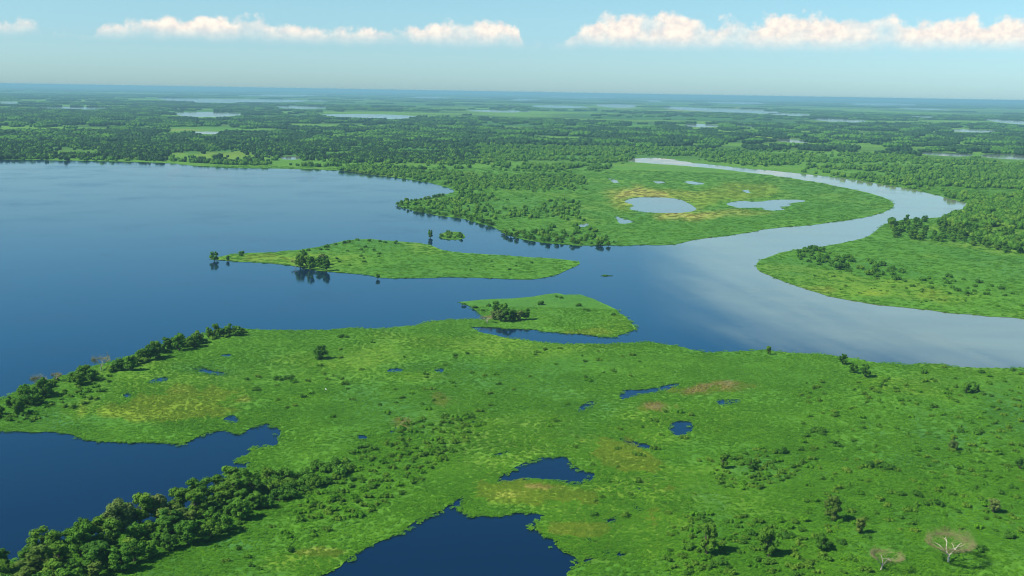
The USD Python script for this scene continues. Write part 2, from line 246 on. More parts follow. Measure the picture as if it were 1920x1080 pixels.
def cover_colour(P, tone=0.0):
    P = np.asarray(P, float)
    d = np.hypot(P[:, 0], P[:, 1]); z = np.zeros(len(P))
    q = lambda s, k=0.0: np.stack([P[:, 0] / s, P[:, 1] / s, z + k], -1)
    far = np.clip((d - 900) / 2500, 0, 1)[:, None]
    n1, n2, n3 = fbm(q(55), 4, 11), fbm(q(13, 5), 3, 12), fbm(q(140, 2), 4, 13)
    mixf = lambda n, a, b: np.clip((n - a) / (b - a), 0, 1)[:, None]
    c = GREEN * (1 - mixf(n1, .42, .68)) + LIGHT * mixf(n1, .42, .68)
    c = c * (1 - .4 * mixf(n3, .52, .72)) + .4 * TEAL * mixf(n3, .52, .72)
    c = c * (1 - .35 * mixf(n2, .55, .78)) + .35 * DARK * mixf(n2, .55, .78)
    c = c * (1 - .4 * mixf(fbm(q(70, 9), 4, 15), .56, .72)) + .4 * YELLOW * mixf(fbm(q(70, 9), 4, 15), .56, .72)
    f1 = fbm(np.stack([P[:, 0] / 900, P[:, 1] / 500, z], -1), 5, 14)
    fc = DARK * (1 - mixf(f1, .42, .54)) + (GREEN * .8 + YELLOW * .35) * mixf(f1, .46, .62)
    c = c * (1 - far) + fc * far
    x, y = pix(P)
    far_s = np.clip(d / 450, 1, 40)
    qs = lambda k: np.stack([P[:, 0] / (9 * far_s), P[:, 1] / (16 * far_s), z + k], -1)
    jx, jy = fbm(qs(1), 4, 16) - .5, fbm(qs(8), 4, 17) - .5
    for cx, cy, rx, ry, col, s in PATCHES:
        r = np.hypot((x - cx) / rx + 1.9 * jx, (y - cy) / ry + 1.9 * jy)
        w = (np.clip((1.15 - r) / .6, 0, 1) * s)[:, None]
        c = c * (1 - w) + col * w
    return c


def flat_sheet(poly, pts, keep):
    tri = Delaunay(pts); f = tri.simplices
    cen = pts[f].mean(1)
    f = f[shapely.contains_xy(poly, cen[:, 0], cen[:, 1])]
    a, b, c = pts[f[:, 0]], pts[f[:, 1]], pts[f[:, 2]]
    flip = np.cross(np.c_[b - a, np.zeros(len(a))], np.c_[c - a, np.zeros(len(a))])[:, 2] < 0
    f[flip] = f[flip][:, ::-1]
    return f


def ring_points(poly, spacing):
    out = []
    for r in [poly.exterior, *poly.interiors]:
        c = np.array(r.coords)[:-1]; q = np.roll(c, -1, 0); pts = []
        for a, b in zip(c, q):
            s = spacing(np.hypot(*(0.5 * (a + b)))); n = max(1, int(np.hypot(*(b - a)) / s)); n = min(n, 400)
            pts += [a + (b - a) * k / n for k in range(n)]
        out.append(np.array(pts))
    return out


def polar_points(poly, d0, d1, step, a0, a1, seed):
    rg = np.random.default_rng(seed)
    ds = np.exp(np.arange(math.log(d0), math.log(d1), step)); th = np.arange(a0, a1, step)
    D, A = np.meshgrid(ds, th, indexing='ij')
    D = D * np.exp(rg.uniform(-.4, .4, D.shape) * step); A = A + rg.uniform(-.4, .4, A.shape) * step
    p = np.stack([D * np.sin(A), D * np.cos(A)], -1).reshape(-1, 2)
    return p[shapely.contains_xy(poly, p[:, 0], p[:, 1])]


def land(name, poly, interior, spacing, top, bump, material, label, seed):
    rings = ring_points(poly, spacing)
    edge = np.vstack(rings)
    if len(interior):
        dist, _ = cKDTree(edge).query(interior)
        d = np.hypot(*interior.T)
        interior = interior[dist > 0.6 * np.vectorize(spacing)(d)]
        dist, _ = cKDTree(edge).query(interior)
    pts = np.vstack([edge, interior])
    f = flat_sheet(poly, pts, None)
    z = np.full(len(pts), top * 0.55)
    q = lambda s: np.stack([interior[:, 0] / s, interior[:, 1] / s, np.zeros(len(interior))], -1)
    z[len(edge):] = top * (0.6 + 0.4 * np.clip(dist / 6, 0, 1)) + bump * ((fbm(q(9.0), 3, seed) - .5) * 1.4 + (fbm(q(40.0), 2, seed + 1) - .5))
    z = np.maximum(z, 0.12)
    V = [np.c_[pts, z]]; F = [f]; n = len(pts); at0 = 0
    for r in rings:                                         # the bank: down into the water
        k = len(r); low = np.c_[r, np.full(k, -0.6)]; V.append(low); i = np.arange(k); j = (i + 1) % k
        F += [np.stack([at0 + i, n + j, n + i], 1)[:, [0, 2, 1]], np.stack([at0 + i, at0 + j, n + j], 1)[:, [0, 2, 1]]]
        at0 += k; n += k
    V, F = np.vstack(V), np.vstack(F)
    m = usdkit.mesh(stage, '/World/' + numbered(name), (V, F), material, smooth=True)
    c = cover_colour(V[:, :2])
    if len(interior):                                       # young floating grass fringes the open water
        e = np.zeros(len(V)); e[len(pts):] = 1; e[:len(edge)] = 1; e[len(edge):len(pts)] = np.clip(1 - dist / 4.0, 0, 1)
        w = (.75 * e * np.clip((fbm(np.c_[V[:, :2] / 25, np.zeros(len(V))], 2, 19) - .3) * 3, 0, 1))[:, None]
        c = c * (1 - w) + LIGHT * 1.15 * w
    vcol(m, 'cover', c)
    tag(m.GetPrim(), label, None, None, 'structure')
    return m


# ------------------------------------------------------------------ materials
def mat(name, nodes, links, surface=None, volume=None): return usdkit.material(stage, '/World/Looks/' + name, nodes, links, surface, volume)


ground_mat = mat('plant_cover', {
    'a': ('attribute', {'attribute': 'cover'}), 'g': ('geometry', {}),
    'n': ('noise_texture', {'scale': 0.45, 'detail': 6.0, 'roughness': 0.7}), 'n2': ('noise_texture', {'scale': 0.06, 'detail': 5.0, 'roughness': 0.65}),
    'r': ('rgb_ramp', {'ramp': [(0.25, (0.55,) * 3), (0.5, (0.98,) * 3), (0.75, (1.4, 1.35, 1.2))]}), 'r2': ('rgb_ramp', {'ramp': [(0.3, (0.82, 0.84, 0.9)), (0.5, (1.0,) * 3), (0.7, (1.15, 1.1, 1.0))]}),
    'm': ('mix', {'mix_type': 'multiply', 'fac': 1.0}), 'm2': ('mix', {'mix_type': 'multiply', 'fac': 1.0}),
    'b': ('bump', {'strength': 1.0, 'distance': 0.35}), 'p': ('principled_bsdf', {'roughness': 0.85, 'specular_ior_level': 0.12})},
    [('g.position', 'n.vector'), ('g.position', 'n2.vector'), ('n.fac', 'r.fac'), ('n2.fac', 'r2.fac'), ('a.color', 'm.color1'), ('r.color', 'm.color2'), ('m.color', 'm2.color1'), ('r2.color', 'm2.color2'), ('m2.color', 'p.base_color'),
     ('n.fac', 'b.height'), ('b.normal', 'p.normal')], 'p.BSDF')


def foliage(name, dark, mid, light, spread=0.16, trans=0.38):
    return mat(name, {
        'g': ('geometry', {}), 'n': ('noise_texture', {'scale': spread, 'detail': 3.0}), 'o': ('object_info', {}),
        's': ('math', {'math_type': 'multiply_add', 'value2': 0.30, 'value3': -0.15}), 's2': ('math', {'math_type': 'multiply_add', 'value2': 0.36, 'value3': -0.18}),
        'ad': ('math', {'math_type': 'add'}), 'ad2': ('math', {'math_type': 'add'}),
        'r': ('rgb_ramp', {'ramp': [(0.2, dark), (0.5, mid), (0.8, light)]}),
        'p': ('principled_bsdf', {'roughness': 0.7, 'specular_ior_level': 0.10}), 't': ('translucent_bsdf', {}), 'mx': ('mix_closure', {'fac': trans})},
        [('g.position', 'n.vector'), ('g.random_per_island', 's.value1'), ('o.random', 's2.value1'), ('n.fac', 'ad.value1'), ('s.value', 'ad.value2'), ('ad.value', 'ad2.value1'), ('s2.value', 'ad2.value2'), ('ad2.value', 'r.fac'),
         ('r.color', 'p.base_color'), ('r.color', 't.color'), ('p.BSDF', 'mx.closure1'), ('t.BSDF', 'mx.closure2')], 'mx.closure')


FOL = {'deep': foliage('foliage_deep', (0.044, 0.130, 0.012), (0.074, 0.200, 0.015), (0.115, 0.25, 0.022)),
       'mid': foliage('foliage_mid', (0.048, 0.140, 0.011), (0.080, 0.205, 0.015), (0.125, 0.26, 0.024)),
       'light': foliage('foliage_light', (0.072, 0.172, 0.013), (0.115, 0.235, 0.018), (0.17, 0.285, 0.030)),
       'pale': foliage('foliage_pale', (0.095, 0.16, 0.035), (0.155, 0.22, 0.050), (0.24, 0.29, 0.080)),
       'forest': foliage('foliage_forest', (0.016, 0.050, 0.012), (0.028, 0.080, 0.015), (0.050, 0.115, 0.020)),
       'olive': foliage('foliage_olive', (0.080, 0.150, 0.020), (0.135, 0.210, 0.030), (0.21, 0.265, 0.050)),
       'dry': foliage('foliage_dry', (0.10, 0.09, 0.05), (0.17, 0.14, 0.075), (0.24, 0.19, 0.10)),
       'reed': foliage('reed_green', (0.064, 0.195, 0.008), (0.092, 0.250, 0.010), (0.130, 0.295, 0.013), 0.05, .35),
       'reed_dark': foliage('reed_dark', (0.050, 0.162, 0.010), (0.072, 0.210, 0.012), (0.100, 0.25, 0.016), 0.05, .35),
       'reed_yellow': foliage('reed_yellow', (0.095, 0.185, 0.011), (0.140, 0.225, 0.014), (0.19, 0.26, 0.022), 0.05, .35),
       'reed_dry': foliage('reed_dry', (0.17, 0.18, 0.035), (0.25, 0.235, 0.05), (0.32, 0.29, 0.08), 0.05, .35)}
bark = lambda name, a, b: mat(name, {'g': ('geometry', {}), 'n': ('noise_texture', {'scale': 3.0, 'detail': 4.0}), 'r': ('rgb_ramp', {'ramp': [(0.3, a), (0.7, b)]}), 'p': ('principled_bsdf', {'roughness': 0.85, 'specular_ior_level': 0.2})},
                              [('g.position', 'n.vector'), ('n.fac', 'r.fac'), ('r.color', 'p.base_color')], 'p.BSDF')
BARK, PALEBARK, GREYBARK, TWIG = bark('bark_brown', (0.06, 0.045, 0.03), (0.13, 0.10, 0.07)), bark('bark_pale', (0.27, 0.245, 0.19), (0.42, 0.385, 0.31)), bark('bark_grey', (0.20, 0.18, 0.15), (0.32, 0.28, 0.23)), bark('twig_brown', (0.13, 0.14, 0.05), (0.23, 0.215, 0.09))


def water(name, deep, silt):
    return mat(name, {
        'a': ('attribute', {'attribute': 'silt'}), 'g': ('geometry', {}), 'mp': ('mapping', {'scale': (1.0, 1.0, 1.0)}),
        'n': ('noise_texture', {'scale': 0.35, 'detail': 3.0}), 'n2': ('noise_texture', {'scale': 0.012, 'detail': 4.0, 'roughness': 0.6}),
        'c': ('mix', {'color1': deep, 'color2': silt}), 'rr': ('map_range', {'from_min': 0.35, 'from_max': 0.7, 'to_min': 0.03, 'to_max': 0.16, 'clamp': True}),
        'b': ('bump', {'strength': 0.10, 'distance': 0.25}), 'p': ('principled_bsdf', {'ior': 1.333, 'specular_ior_level': 0.5})},
        [('g.position', 'n.vector'), ('g.position', 'n2.vector'), ('a.fac', 'c.fac'), ('c.color', 'p.base_color'), ('n.fac', 'b.height'), ('b.normal', 'p.normal'), ('n2.fac', 'rr.value'), ('rr.result', 'p.roughness')], 'p.BSDF')


WATER = water('open_water', (0.0014, 0.010, 0.028), (0.18, 0.20, 0.135))

# ------------------------------------------------------------------ water
SILT_EDGE = LineString(at(*np.array([(1130, 455), (1190, 462), (1225, 478), (1262, 505), (1310, 540), (1380, 575), (1450, 605), (1560, 640), (1680, 665), (1800, 690), (2100, 720), (2600, 760)], float).T))
silt_area = Polygon(np.vstack([np.array(SILT_EDGE.coords), at(*np.array([(2600, 280), (1120, 285), (1130, 440)], float).T)])).buffer(0)
def silt_at(P):
    z = np.zeros(len(P)); e = np.array([shapely.distance(SILT_EDGE, Point(p)) for p in P]) * np.where(shapely.contains_xy(silt_area, P[:, 0], P[:, 1]), 1, -1)
    q = at(np.array([1262.0, 1600.0]), np.array([505.0, 650.0])); t = (q[1] - q[0]) / np.linalg.norm(q[1] - q[0]); u, v = P @ t, P @ np.array([-t[1], t[0]])
    e = e + (fbm(np.stack([u / 150, v / 34, z], -1), 4, 31) - .5) * 110 + (fbm(np.stack([u / 60, v / 8, z + 4], -1), 3, 32) - .5) * 55
    s = np.clip((e + 95) / 180, 0, 1); s = s * s * (3 - 2 * s)
    seam = LineString(at(*np.array([(1150, 440), (1180, 470), (1195, 560), (1190, 660)], float).T))
    s = s * np.clip(np.array([shapely.distance(seam, Point(p)) for p in P]) / 55 - .05, 0, 1)
    return s * np.clip(0.78 + 0.2 * (fbm(np.stack([P[:, 0] / 60, P[:, 1] / 20, z + 9], -1), 3, 33) - .3), 0, 1)
river_poly = Polygon(at(*np.array([(1150, 440), (1180, 470), (1195, 560), (1190, 660), (1500, 720), (2500, 760), (2500, 280), (1150, 288)], float).T))
disc = Polygon(np.stack([np.sin(np.linspace(0, 2 * np.pi, 240, endpoint=False)), np.cos(np.linspace(0, 2 * np.pi, 240, endpoint=False))], -1) * FAR)
lake_poly = disc.difference(river_poly)


def water_sheet(name, poly, interior, spacing, z, label, silt=None):
    pts = np.vstack(ring_points(poly, spacing) + ([interior] if len(interior) else []))
    f = flat_sheet(poly, pts, None)
    m = usdkit.mesh(stage, '/World/' + numbered(name), (np.c_[pts, np.full(len(pts), z)], f), WATER, smooth=True)
    vcol(m, 'silt', np.zeros(len(pts)) if silt is None else silt(pts), T.FloatArray)
    tag(m.GetPrim(), label, None, None, 'structure'); return m


water_sheet('river', river_poly, np.vstack([polar_points(river_poly, 350, 1100, 0.007, -.1, .75, 5), polar_points(river_poly, 1100, 2600, 0.02, -.1, .75, 6)]), lambda d: d * 0.012, 0.0, 'grey silty river that bends out of the plain and meets the blue lake', silt_at)
water_sheet('lake', lake_poly, np.vstack([polar_points(lake_poly, 100, 108000, 0.06, -math.pi, math.pi, 7)]), lambda d: max(d * 0.05, 20), 0.0, 'broad calm blue lake behind the near marsh')
ORD = 'first second third fourth fifth sixth seventh eighth ninth tenth eleventh twelfth thirteenth fourteenth fifteenth sixteenth seventeenth eighteenth nineteenth twentieth'.split()
TENS = 'twenty thirty forty fifty sixty seventy eighty ninety'.split()
def ordinal(i):
    if i < 20: return ORD[i]
    t, u = divmod(i + 1, 10)
    if u: return TENS[t - 2] + '-' + ORD[u - 1]
    return TENS[t - 2][:-1] + 'ieth'
order = {}
def in_order(l, p): return sum(1 for k, q in near_ponds + far_ponds if k == l and q.centroid.x / q.centroid.y < p.centroid.x / p.centroid.y)
for l, p in near_ponds:
    text = l + ' in the near marsh' if l != 'pool' else f'small dark pool, {ordinal(in_order(l, p))} from the left among the pools of the near marsh'
    water_sheet('pond', biggest(p.buffer(0.8)), np.zeros((0, 2)), lambda d: 3.0, 0.03, text)
for l, p in far_ponds:
    p = biggest(p); d = np.hypot(*p.centroid.coords[0])
    text = l if l not in ('pale pool', 'far lake') else f'{l}, {ordinal(in_order(l, p))} from the left ' + ('inside the river bend' if l == 'pale pool' else 'on the distant plain')
    water_sheet('far_pond', biggest(p.buffer(d * 0.001)), np.zeros((0, 2)), lambda d: d * 0.02, 0.06, text, lambda P: np.full(len(P), 0.6))

# ------------------------------------------------------------------ land
rgm = np.random.default_rng(3)
fine = polar_points(marsh_land, 255, 680, 0.0058, -.62, .62, 11)
gx, gy = np.meshgrid(np.arange(-700, 900, 14.0), np.arange(-320, 900, 14.0)); coarse = np.stack([gx, gy], -1).reshape(-1, 2) + rgm.uniform(-3, 3, (gx.size, 2))
dc, ac = np.hypot(*coarse.T), np.arctan2(coarse[:, 0], coarse[:, 1])
coarse = coarse[shapely.contains_xy(marsh_land, coarse[:, 0], coarse[:, 1]) & ~((dc > 250) & (dc < 690) & (abs(ac) < .63))]
land('marsh', marsh_land, np.vstack([fine, coarse]), lambda d: 1.8 if 250 < d < 700 else 8, 0.28, 0.18, ground_mat, 'near marsh of bright green floating plants with blue inlets', 41)
land('island', island_poly, polar_points(island_poly, 600, 1100, 0.006, -.5, .5, 12), lambda d: 4, 0.3, 0.3, ground_mat, 'long low grassy island in the middle of the lake', 42)
land('islet', islet_poly, polar_points(islet_poly, 700, 1200, 0.003, -.3, .3, 13), lambda d: 3, 0.3, 0.3, ground_mat, 'tiny overgrown islet between the long island and the far bank', 43)
land('plain', plain_land, polar_points(plain_land, 500, 109000, 0.0085, -.95, .95, 14), lambda d: max(5, d * 0.007), 0.3, 0.3, ground_mat, 'vast flooded plain of woods and grassland reaching the horizon', 44)
# ------------------------------------------------------------------ plants: shapes
def cards(rg, centers, normals, size, bend=0.25, jit=0.38):
    """Leaf sprays: bent four-cornered faces."""
    n = len(centers)
    nn = normals + rg.normal(0, jit, (n, 3)); nn /= np.linalg.norm(nn, axis=1, keepdims=True)
    t = np.cross(nn, rg.normal(0, 1, (n, 3))); t /= np.linalg.norm(t, axis=1, keepdims=True) + 1e-9
    b = np.cross(nn, t); s = size * rg.uniform(0.6, 1.35, (n, 1))
    v = np.stack([centers - t * s * .5, centers + b * s * .36 - nn * s * bend * .4, centers + t * s * .5 - nn * s * bend, centers - b * s * .36], 1).reshape(-1, 3)
    i = np.arange(n)[:, None] * 4
    return v, np.vstack([i + [0, 1, 2], i + [0, 2, 3]])


def join(parts):
    V, F, n = [], [], 0
    for v, f in parts:
        V.append(v); F.append(np.asarray(f) + n); n += len(v)
    return np.vstack(V), np.vstack(F)


def limb(points, radii, sides=6):
    p = np.asarray(points, float); t = np.gradient(p, axis=0); t /= np.linalg.norm(t, axis=1, keepdims=True) + 1e-9
    a = np.cross(t, np.where(np.abs(t[:, 2:]) < .9, [0, 0, 1.0], [1.0, 0, 0])); a /= np.linalg.norm(a, axis=1, keepdims=True) + 1e-9
    b = np.cross(t, a); w = np.arange(sides) * 2 * np.pi / sides
    v = p[:, None] + np.asarray(radii)[:, None, None] * (np.cos(w)[None, :, None] * a[:, None] + np.sin(w)[None, :, None] * b[:, None])
    i, j = np.meshgrid(np.arange(len(p) - 1), np.arange(sides), indexing='ij')
    q = np.stack([i * sides + j, i * sides + (j + 1) % sides, (i + 1) * sides + (j + 1) % sides, (i + 1) * sides + j], -1).reshape(-1, 4)
    return v.reshape(-1, 3), np.vstack([q[:, [0, 1, 2]], q[:, [0, 2, 3]]])


def curve(rg, a, b, sag, n=5):
    a, b = np.asarray(a, float), np.asarray(b, float); s = np.linspace(0, 1, n)[:, None]
    return a + (b - a) * s + np.sin(np.pi * s) * (rg.normal(0, 1, 3) * sag)


ICO = trimesh.creation.icosphere(2)
ICO1 = trimesh.creation.icosphere(1)


def lump(rg, c, r, seed, base=ICO1):
    d = np.array(base.vertices); k = 0.78 + 0.5 * (fbm(d * 1.7 + seed * 3.1, 3, seed) - .5)
    return d * (k * r)[:, None] * [1, 1, .85] + c if np.ndim(k * r) else d * r * k[:, None] * [1, 1, .85] + c, np.array(base.faces)


def crown_lobes(rg, n, R, H, h0, flat):
    out = []
    for _ in range(400):
        a, q = rg.uniform(0, 2 * np.pi), math.sqrt(rg.uniform(0, 1))
        zz = rg.uniform(0, 1)
        w = math.sin(math.pi * (0.18 + 0.72 * zz)) ** 0.7 * (1 if not flat else (0.55 + 0.45 * zz))
        c = np.array([R * q * w * math.cos(a), R * q * w * math.sin(a), h0 + (H - h0) * zz])
        r = R * rg.uniform(0.24, 0.46)
        if all(np.linalg.norm((c - o[0]) * [1, 1, 1.2]) > 0.55 * (r + o[1]) for o in out): out.append((c, r))
        if len(out) >= n: break
    return out


def tree_parts(seed, H=8.5, R=4.0, h0=2.6, lobes=16, leaf=0.62, dens=1.0, flat=False):
    rg = np.random.default_rng(seed); R2 = R * 0.78
    L = crown_lobes(rg, lobes, R2, H - R * .25, h0, flat); leaves = []
    for k, (c, r) in enumerate(L):
        leaves.append(lump(rg, c, r * 0.86, seed * 50 + k))
        n = int(62 * dens * (r / leaf) ** 2 * 0.16) + 26
        d = rg.normal(0, 1, (n, 3)); d[:, 2] = d[:, 2] * .9 + .25; d /= np.linalg.norm(d, axis=1, keepdims=True)
        p = c + d * r * rg.uniform(.84, 1.08, (n, 1)) * [1, 1, .88]
        leaves.append(cards(rg, p, d + [0, 0, .2], leaf, jit=.24))
    wood = []
    lean = rg.normal(0, .25, 2); fork = np.array([lean[0], lean[1], h0 * .85]); tr = 0.035 * H
    wood.append(limb(np.array([[0, 0, -.5], [0, 0, 0.1], [lean[0] * .5, lean[1] * .5, h0 * .45], fork, [lean[0] * 1.2, lean[1] * 1.2, H * .6]]), [tr * 1.5, tr * 1.15, tr * .9, tr * .75, tr * .3], 7))
    for c, r in L[:9]: wood.append(limb(curve(rg, fork - [0, 0, rg.uniform(0, .5)], c, .25), np.linspace(tr * .55, tr * .12, 5), 5))
    return join(leaves), join(wood)


def shrub_parts(seed, H=2.6, R=2.2, lobes=8, leaf=0.5, dens=1.0):
    rg = np.random.default_rng(seed); leaves = []; wood = []
    for k in range(lobes):
        a, q = rg.uniform(0, 2 * np.pi), math.sqrt(rg.uniform(0, 1)) * .75
        r = R * rg.uniform(.28, .5); c = np.array([R * q * math.cos(a), R * q * math.sin(a), H * (1 - .6 * q) * rg.uniform(.35, .72)])
        leaves.append(lump(rg, c, r * .82, seed * 70 + k))
        n = int(34 * dens * (R / 2.2)) + 18
        d = rg.normal(0, 1, (n, 3)); d[:, 2] = np.abs(d[:, 2]) * .9; d /= np.linalg.norm(d, axis=1, keepdims=True)
        leaves.append(cards(rg, c + d * r * rg.uniform(.8, 1.1, (n, 1)), d + [0, 0, .2], leaf, jit=.26))
        wood.append(limb(curve(rg, [rg.normal(0, .12), rg.normal(0, .12), -.4], c, .12, 4), [.07, .06, .045, .02], 5))
    return join(leaves), join(wood)


def tuft_parts(seed, R=0.95, H=0.7, n=44, size=0.42):
    rg = np.random.default_rng(seed)
    a, q = rg.uniform(0, 2 * np.pi, n), np.sqrt(rg.uniform(0, 1, n)) * R
    p = np.stack([q * np.cos(a), q * np.sin(a), H * (1 - .7 * (q / R) ** 2) * rg.uniform(.25, 1, n)], -1)
    d = np.stack([.5 * np.cos(a) * q / R, .5 * np.sin(a) * q / R, np.full(n, 1.0)], -1)
    return cards(rg, p, d, size)


def clump_parts(seed, R, n, r0, r1, hmin, hmax, leaf=0):
    """Many crowns seen from far off: one rough lump each, with a few leaf sprays."""
    rg = np.random.default_rng(seed); out = []; spots = []
    for _ in range(4000):
        a, q = rg.uniform(0, 2 * np.pi), math.sqrt(rg.uniform(0, 1)) * R
        c = np.array([q * math.cos(a), q * math.sin(a)]); r = rg.uniform(r0, r1)
        if all(np.hypot(*(c - s[0])) > .62 * (r + s[1]) for s in spots): spots.append((c, r))
        if len(spots) >= n: break
    for k, (c, r) in enumerate(spots):
        h = rg.uniform(hmin, hmax); d = np.array(ICO1.vertices)
        w = .75 + .55 * (fbm(d * 1.9 + k * 2.7, 2, seed + k) - .2)
        out.append((d * (r * w)[:, None] * [1, 1, .5 * h / r] + [c[0], c[1], h * .52], np.array(ICO1.faces)))
        if leaf:
            m = 36; e = rg.normal(0, 1, (m, 3)); e[:, 2] = np.abs(e[:, 2]); e /= np.linalg.norm(e, axis=1, keepdims=True)
            out.append(cards(rg, e * [r, r, .5 * h] * rg.uniform(.8, 1.2, (m, 1)) + [c[0], c[1], h * .52], e, leaf))
    return join(out)


def bare_parts(seed, H, R, lean=(0, 0), forks=((-.8, .1), (.75, .2), (.1, .9)), trunk=0.24, fine=5):
    """A leafless umbrella tree: pale trunk and boughs that fork, and a dome of thin twigs."""
    rg = np.random.default_rng(seed); wood, twigs = [], []
    fork = np.array([lean[0] * .3, lean[1] * .3, H * .17])
    wood.append(limb(curve(rg, [0, 0, -.4], fork, .06), np.linspace(trunk * 1.3, trunk, 5), 8))
    c0 = np.array([lean[0], lean[1], H * .56])
    def grow(p, e, r, depth):
        pts = curve(rg, p, e, np.linalg.norm(e - p) * .06, 5)
        (wood if depth < 3 else twigs).append(limb(pts, np.linspace(r, r * .6, 5), 6 if depth < 3 else 3))
        if depth >= 5: return
        out = (e - c0) / [R, R, H * .44]; q = np.linalg.norm(out) + 1e-6; n = 3 if depth < 4 else fine
        for _ in range(n):
            tgt = out / q + rg.normal(0, .42 if depth < 3 else .3, 3); tgt[2] = max(tgt[2], -.15); tgt /= np.linalg.norm(tgt)
            tgt = c0 + tgt * [R, R, H * .44] * rg.uniform(.85, 1.03)
            st = pts[rg.integers(2, 5)]; f = {1: .45, 2: .5, 3: .6, 4: .9}[depth]
            grow(st, st + (tgt - st) * f * rg.uniform(.8, 1.1), max(r * .52, .022), depth + 1)
    for fx, fy in forks:
        grow(fork, fork + np.array([fx * R * .42, fy * R * .42, H * .24]), trunk * .72, 1)
    return join(twigs), join(wood)


# ------------------------------------------------------------------ plants: kinds, each built once
SUN_KINDS = {}


def kind(name, parts, mats):
    c = stage.CreateClassPrim('/World/Looks/' + name)
    for (nm, m), mt in zip(parts, mats): usdkit.mesh(stage, f'/World/Looks/{name}/{nm}', m, mt)
    SUN_KINDS[name] = '/World/Looks/' + name


TREES = {}
for tone, seeds in (('deep', (1, 2, 3, 4)), ('mid', (5, 6, 7, 8)), ('light', (9, 10, 11)), ('pale', (12, 13)), ('olive', (14, 15))):
    for s in seeds:
        rr = np.random.default_rng(s + 100)
        crown, wood = tree_parts(s, H=rr.uniform(7.6, 9.6), R=rr.uniform(3.6, 4.6), h0=rr.uniform(1.2, 1.9), lobes=22, flat=s % 2 == 0, dens=1.3)
        kind(f'tree_{tone}_{s}', [('crown', crown), ('trunk', wood)], [FOL[tone], BARK]); TREES.setdefault(tone, []).append(f'tree_{tone}_{s}')
SHRUBS = {}
for tone, seeds in (('deep', (21, 22, 23)), ('mid', (24, 25, 26)), ('light', (27, 28)), ('pale', (29,)), ('dry', (30,))):
    for s in seeds:
        crown, wood = shrub_parts(s, lobes=9)
        kind(f'shrub_{tone}_{s}', [('foliage', crown), ('stem', wood)], [FOL[tone], BARK]); SHRUBS.setdefault(tone, []).append(f'shrub_{tone}_{s}')

rgp = np.random.default_rng(77)
TONE_WORD = {'deep': 'dark green', 'mid': 'green', 'light': 'light green', 'pale': 'pale green', 'dry': 'dry brownish', 'olive': 'olive'}


def plant(name, proto, P, scale, rot, label, category, group=None, z=0.1, stretch=1.0):
    x = UsdGeom.Xform.Define(stage, '/World/' + numbered(name))
    x.AddTranslateOp().Set(Gf.Vec3d(float(P[0]), float(P[1]), z)); x.AddRotateZOp().Set(float(rot)); x.AddScaleOp().Set(Gf.Vec3f(scale, scale, scale * stretch))
    x.GetPrim().GetReferences().AddInternalReference(SUN_KINDS[proto]); x.GetPrim().SetInstanceable(True)
    return tag(x.GetPrim(), label, category, group)


def scatter(outline, gap, most, seed, inside=None):
    """Points at least gap metres apart inside an outline of the photograph."""
    rg = np.random.default_rng(seed); poly = Polygon(at(*np.array(outline, float).T)).buffer(0)
    a = poly.bounds; got = []
    for _ in range(most * 120):
        p = np.array([rg.uniform(a[0], a[2]), rg.uniform(a[1], a[3])])
        if not shapely.contains_xy(poly, p[0], p[1]): continue
        if inside is not None and not inside(p): continue
        if all(np.hypot(*(p - q)) > gap for q in got): got.append(p)
        if len(got) >= most: break
    return np.array(got).reshape(-1, 2)


def line_spots(pxs, gap, seed, jit=0.3):
    rg = np.random.default_rng(seed); g = at(*np.array(pxs, float).T); l = LineString(g); n = max(1, int(l.length / gap))
    return np.array([np.array(l.interpolate((k + .5) * l.length / n).coords[0]) + rg.normal(0, gap * jit, 2) for k in range(n)])


def grove(name, spots, table, size, tones, noun, where, group, category, seed, stretch=(0.85, 1.15)):
    """Every spot gets a plant of its own; they are told apart by look and by their order from the left."""
    rg = np.random.default_rng(seed); spots = spots[np.argsort(pix(spots)[0])]
    for i, p in enumerate(spots):
        tone = tones[rg.integers(len(tones))]; k = table[tone][rg.integers(len(table[tone]))]
        plant(name, k, p, rg.uniform(*size), rg.uniform(0, 360), f'{TONE_WORD[tone]} {noun}, {ordinal(i)} from the left {where}', category, group, stretch=rg.uniform(*stretch))


# ------------------------------------------------------------------ plants: the groves the photograph shows
G = 'trees of the tall grove at the lower left shore'
grove('grove_tree', line_spots([(-60, 1090), (60, 1050), (190, 1003), (290, 976), (360, 952), (405, 925), (450, 915), (520, 905)], 6.0, 1, .15), TREES, (.7, 1.3), ['deep', 'mid', 'light', 'deep', 'light', 'mid'], 'tree', 'at the water edge of the lower left grove', G, 'tree', 1, (.62, .9))
grove('grove_tree', np.vstack([scatter([(-40, 1110), (150, 1045), (300, 1000), (410, 950), (470, 925), (480, 960), (430, 1000), (330, 1035), (250, 1070), (100, 1130), (-40, 1150)], 5.4, 70, 2)]), TREES, (.7, 1.3), ['deep', 'mid', 'mid', 'light', 'deep', 'olive'], 'tree', 'in the lower left grove behind its water edge', G, 'tree', 2, (.62, .95))
grove('grove_shrub', scatter([(470, 920), (560, 885), (650, 872), (665, 885), (620, 905), (560, 930), (500, 960)], 4.6, 40, 3), SHRUBS, (.8, 1.6), ['deep', 'mid', 'deep', 'mid', 'light'], 'tall shrub', 'beside the lower left grove', 'shrubs at the right end of the lower left grove', 'shrub', 3, (.9, 1.4))
plant('pale_crowned_tree', 'tree_pale_12', at(222, 998), 1.3, 20, 'broad tree with pale silvery green crown leaning over the dark inlet', 'tree')
plant('yellow_crowned_tree', 'tree_pale_13', at(298, 975), 0.95, 200, 'round tree with yellowish cream crown rising above the lower left grove', 'tree', stretch=1.2)
G = 'trees and shrubs of the far left shore'
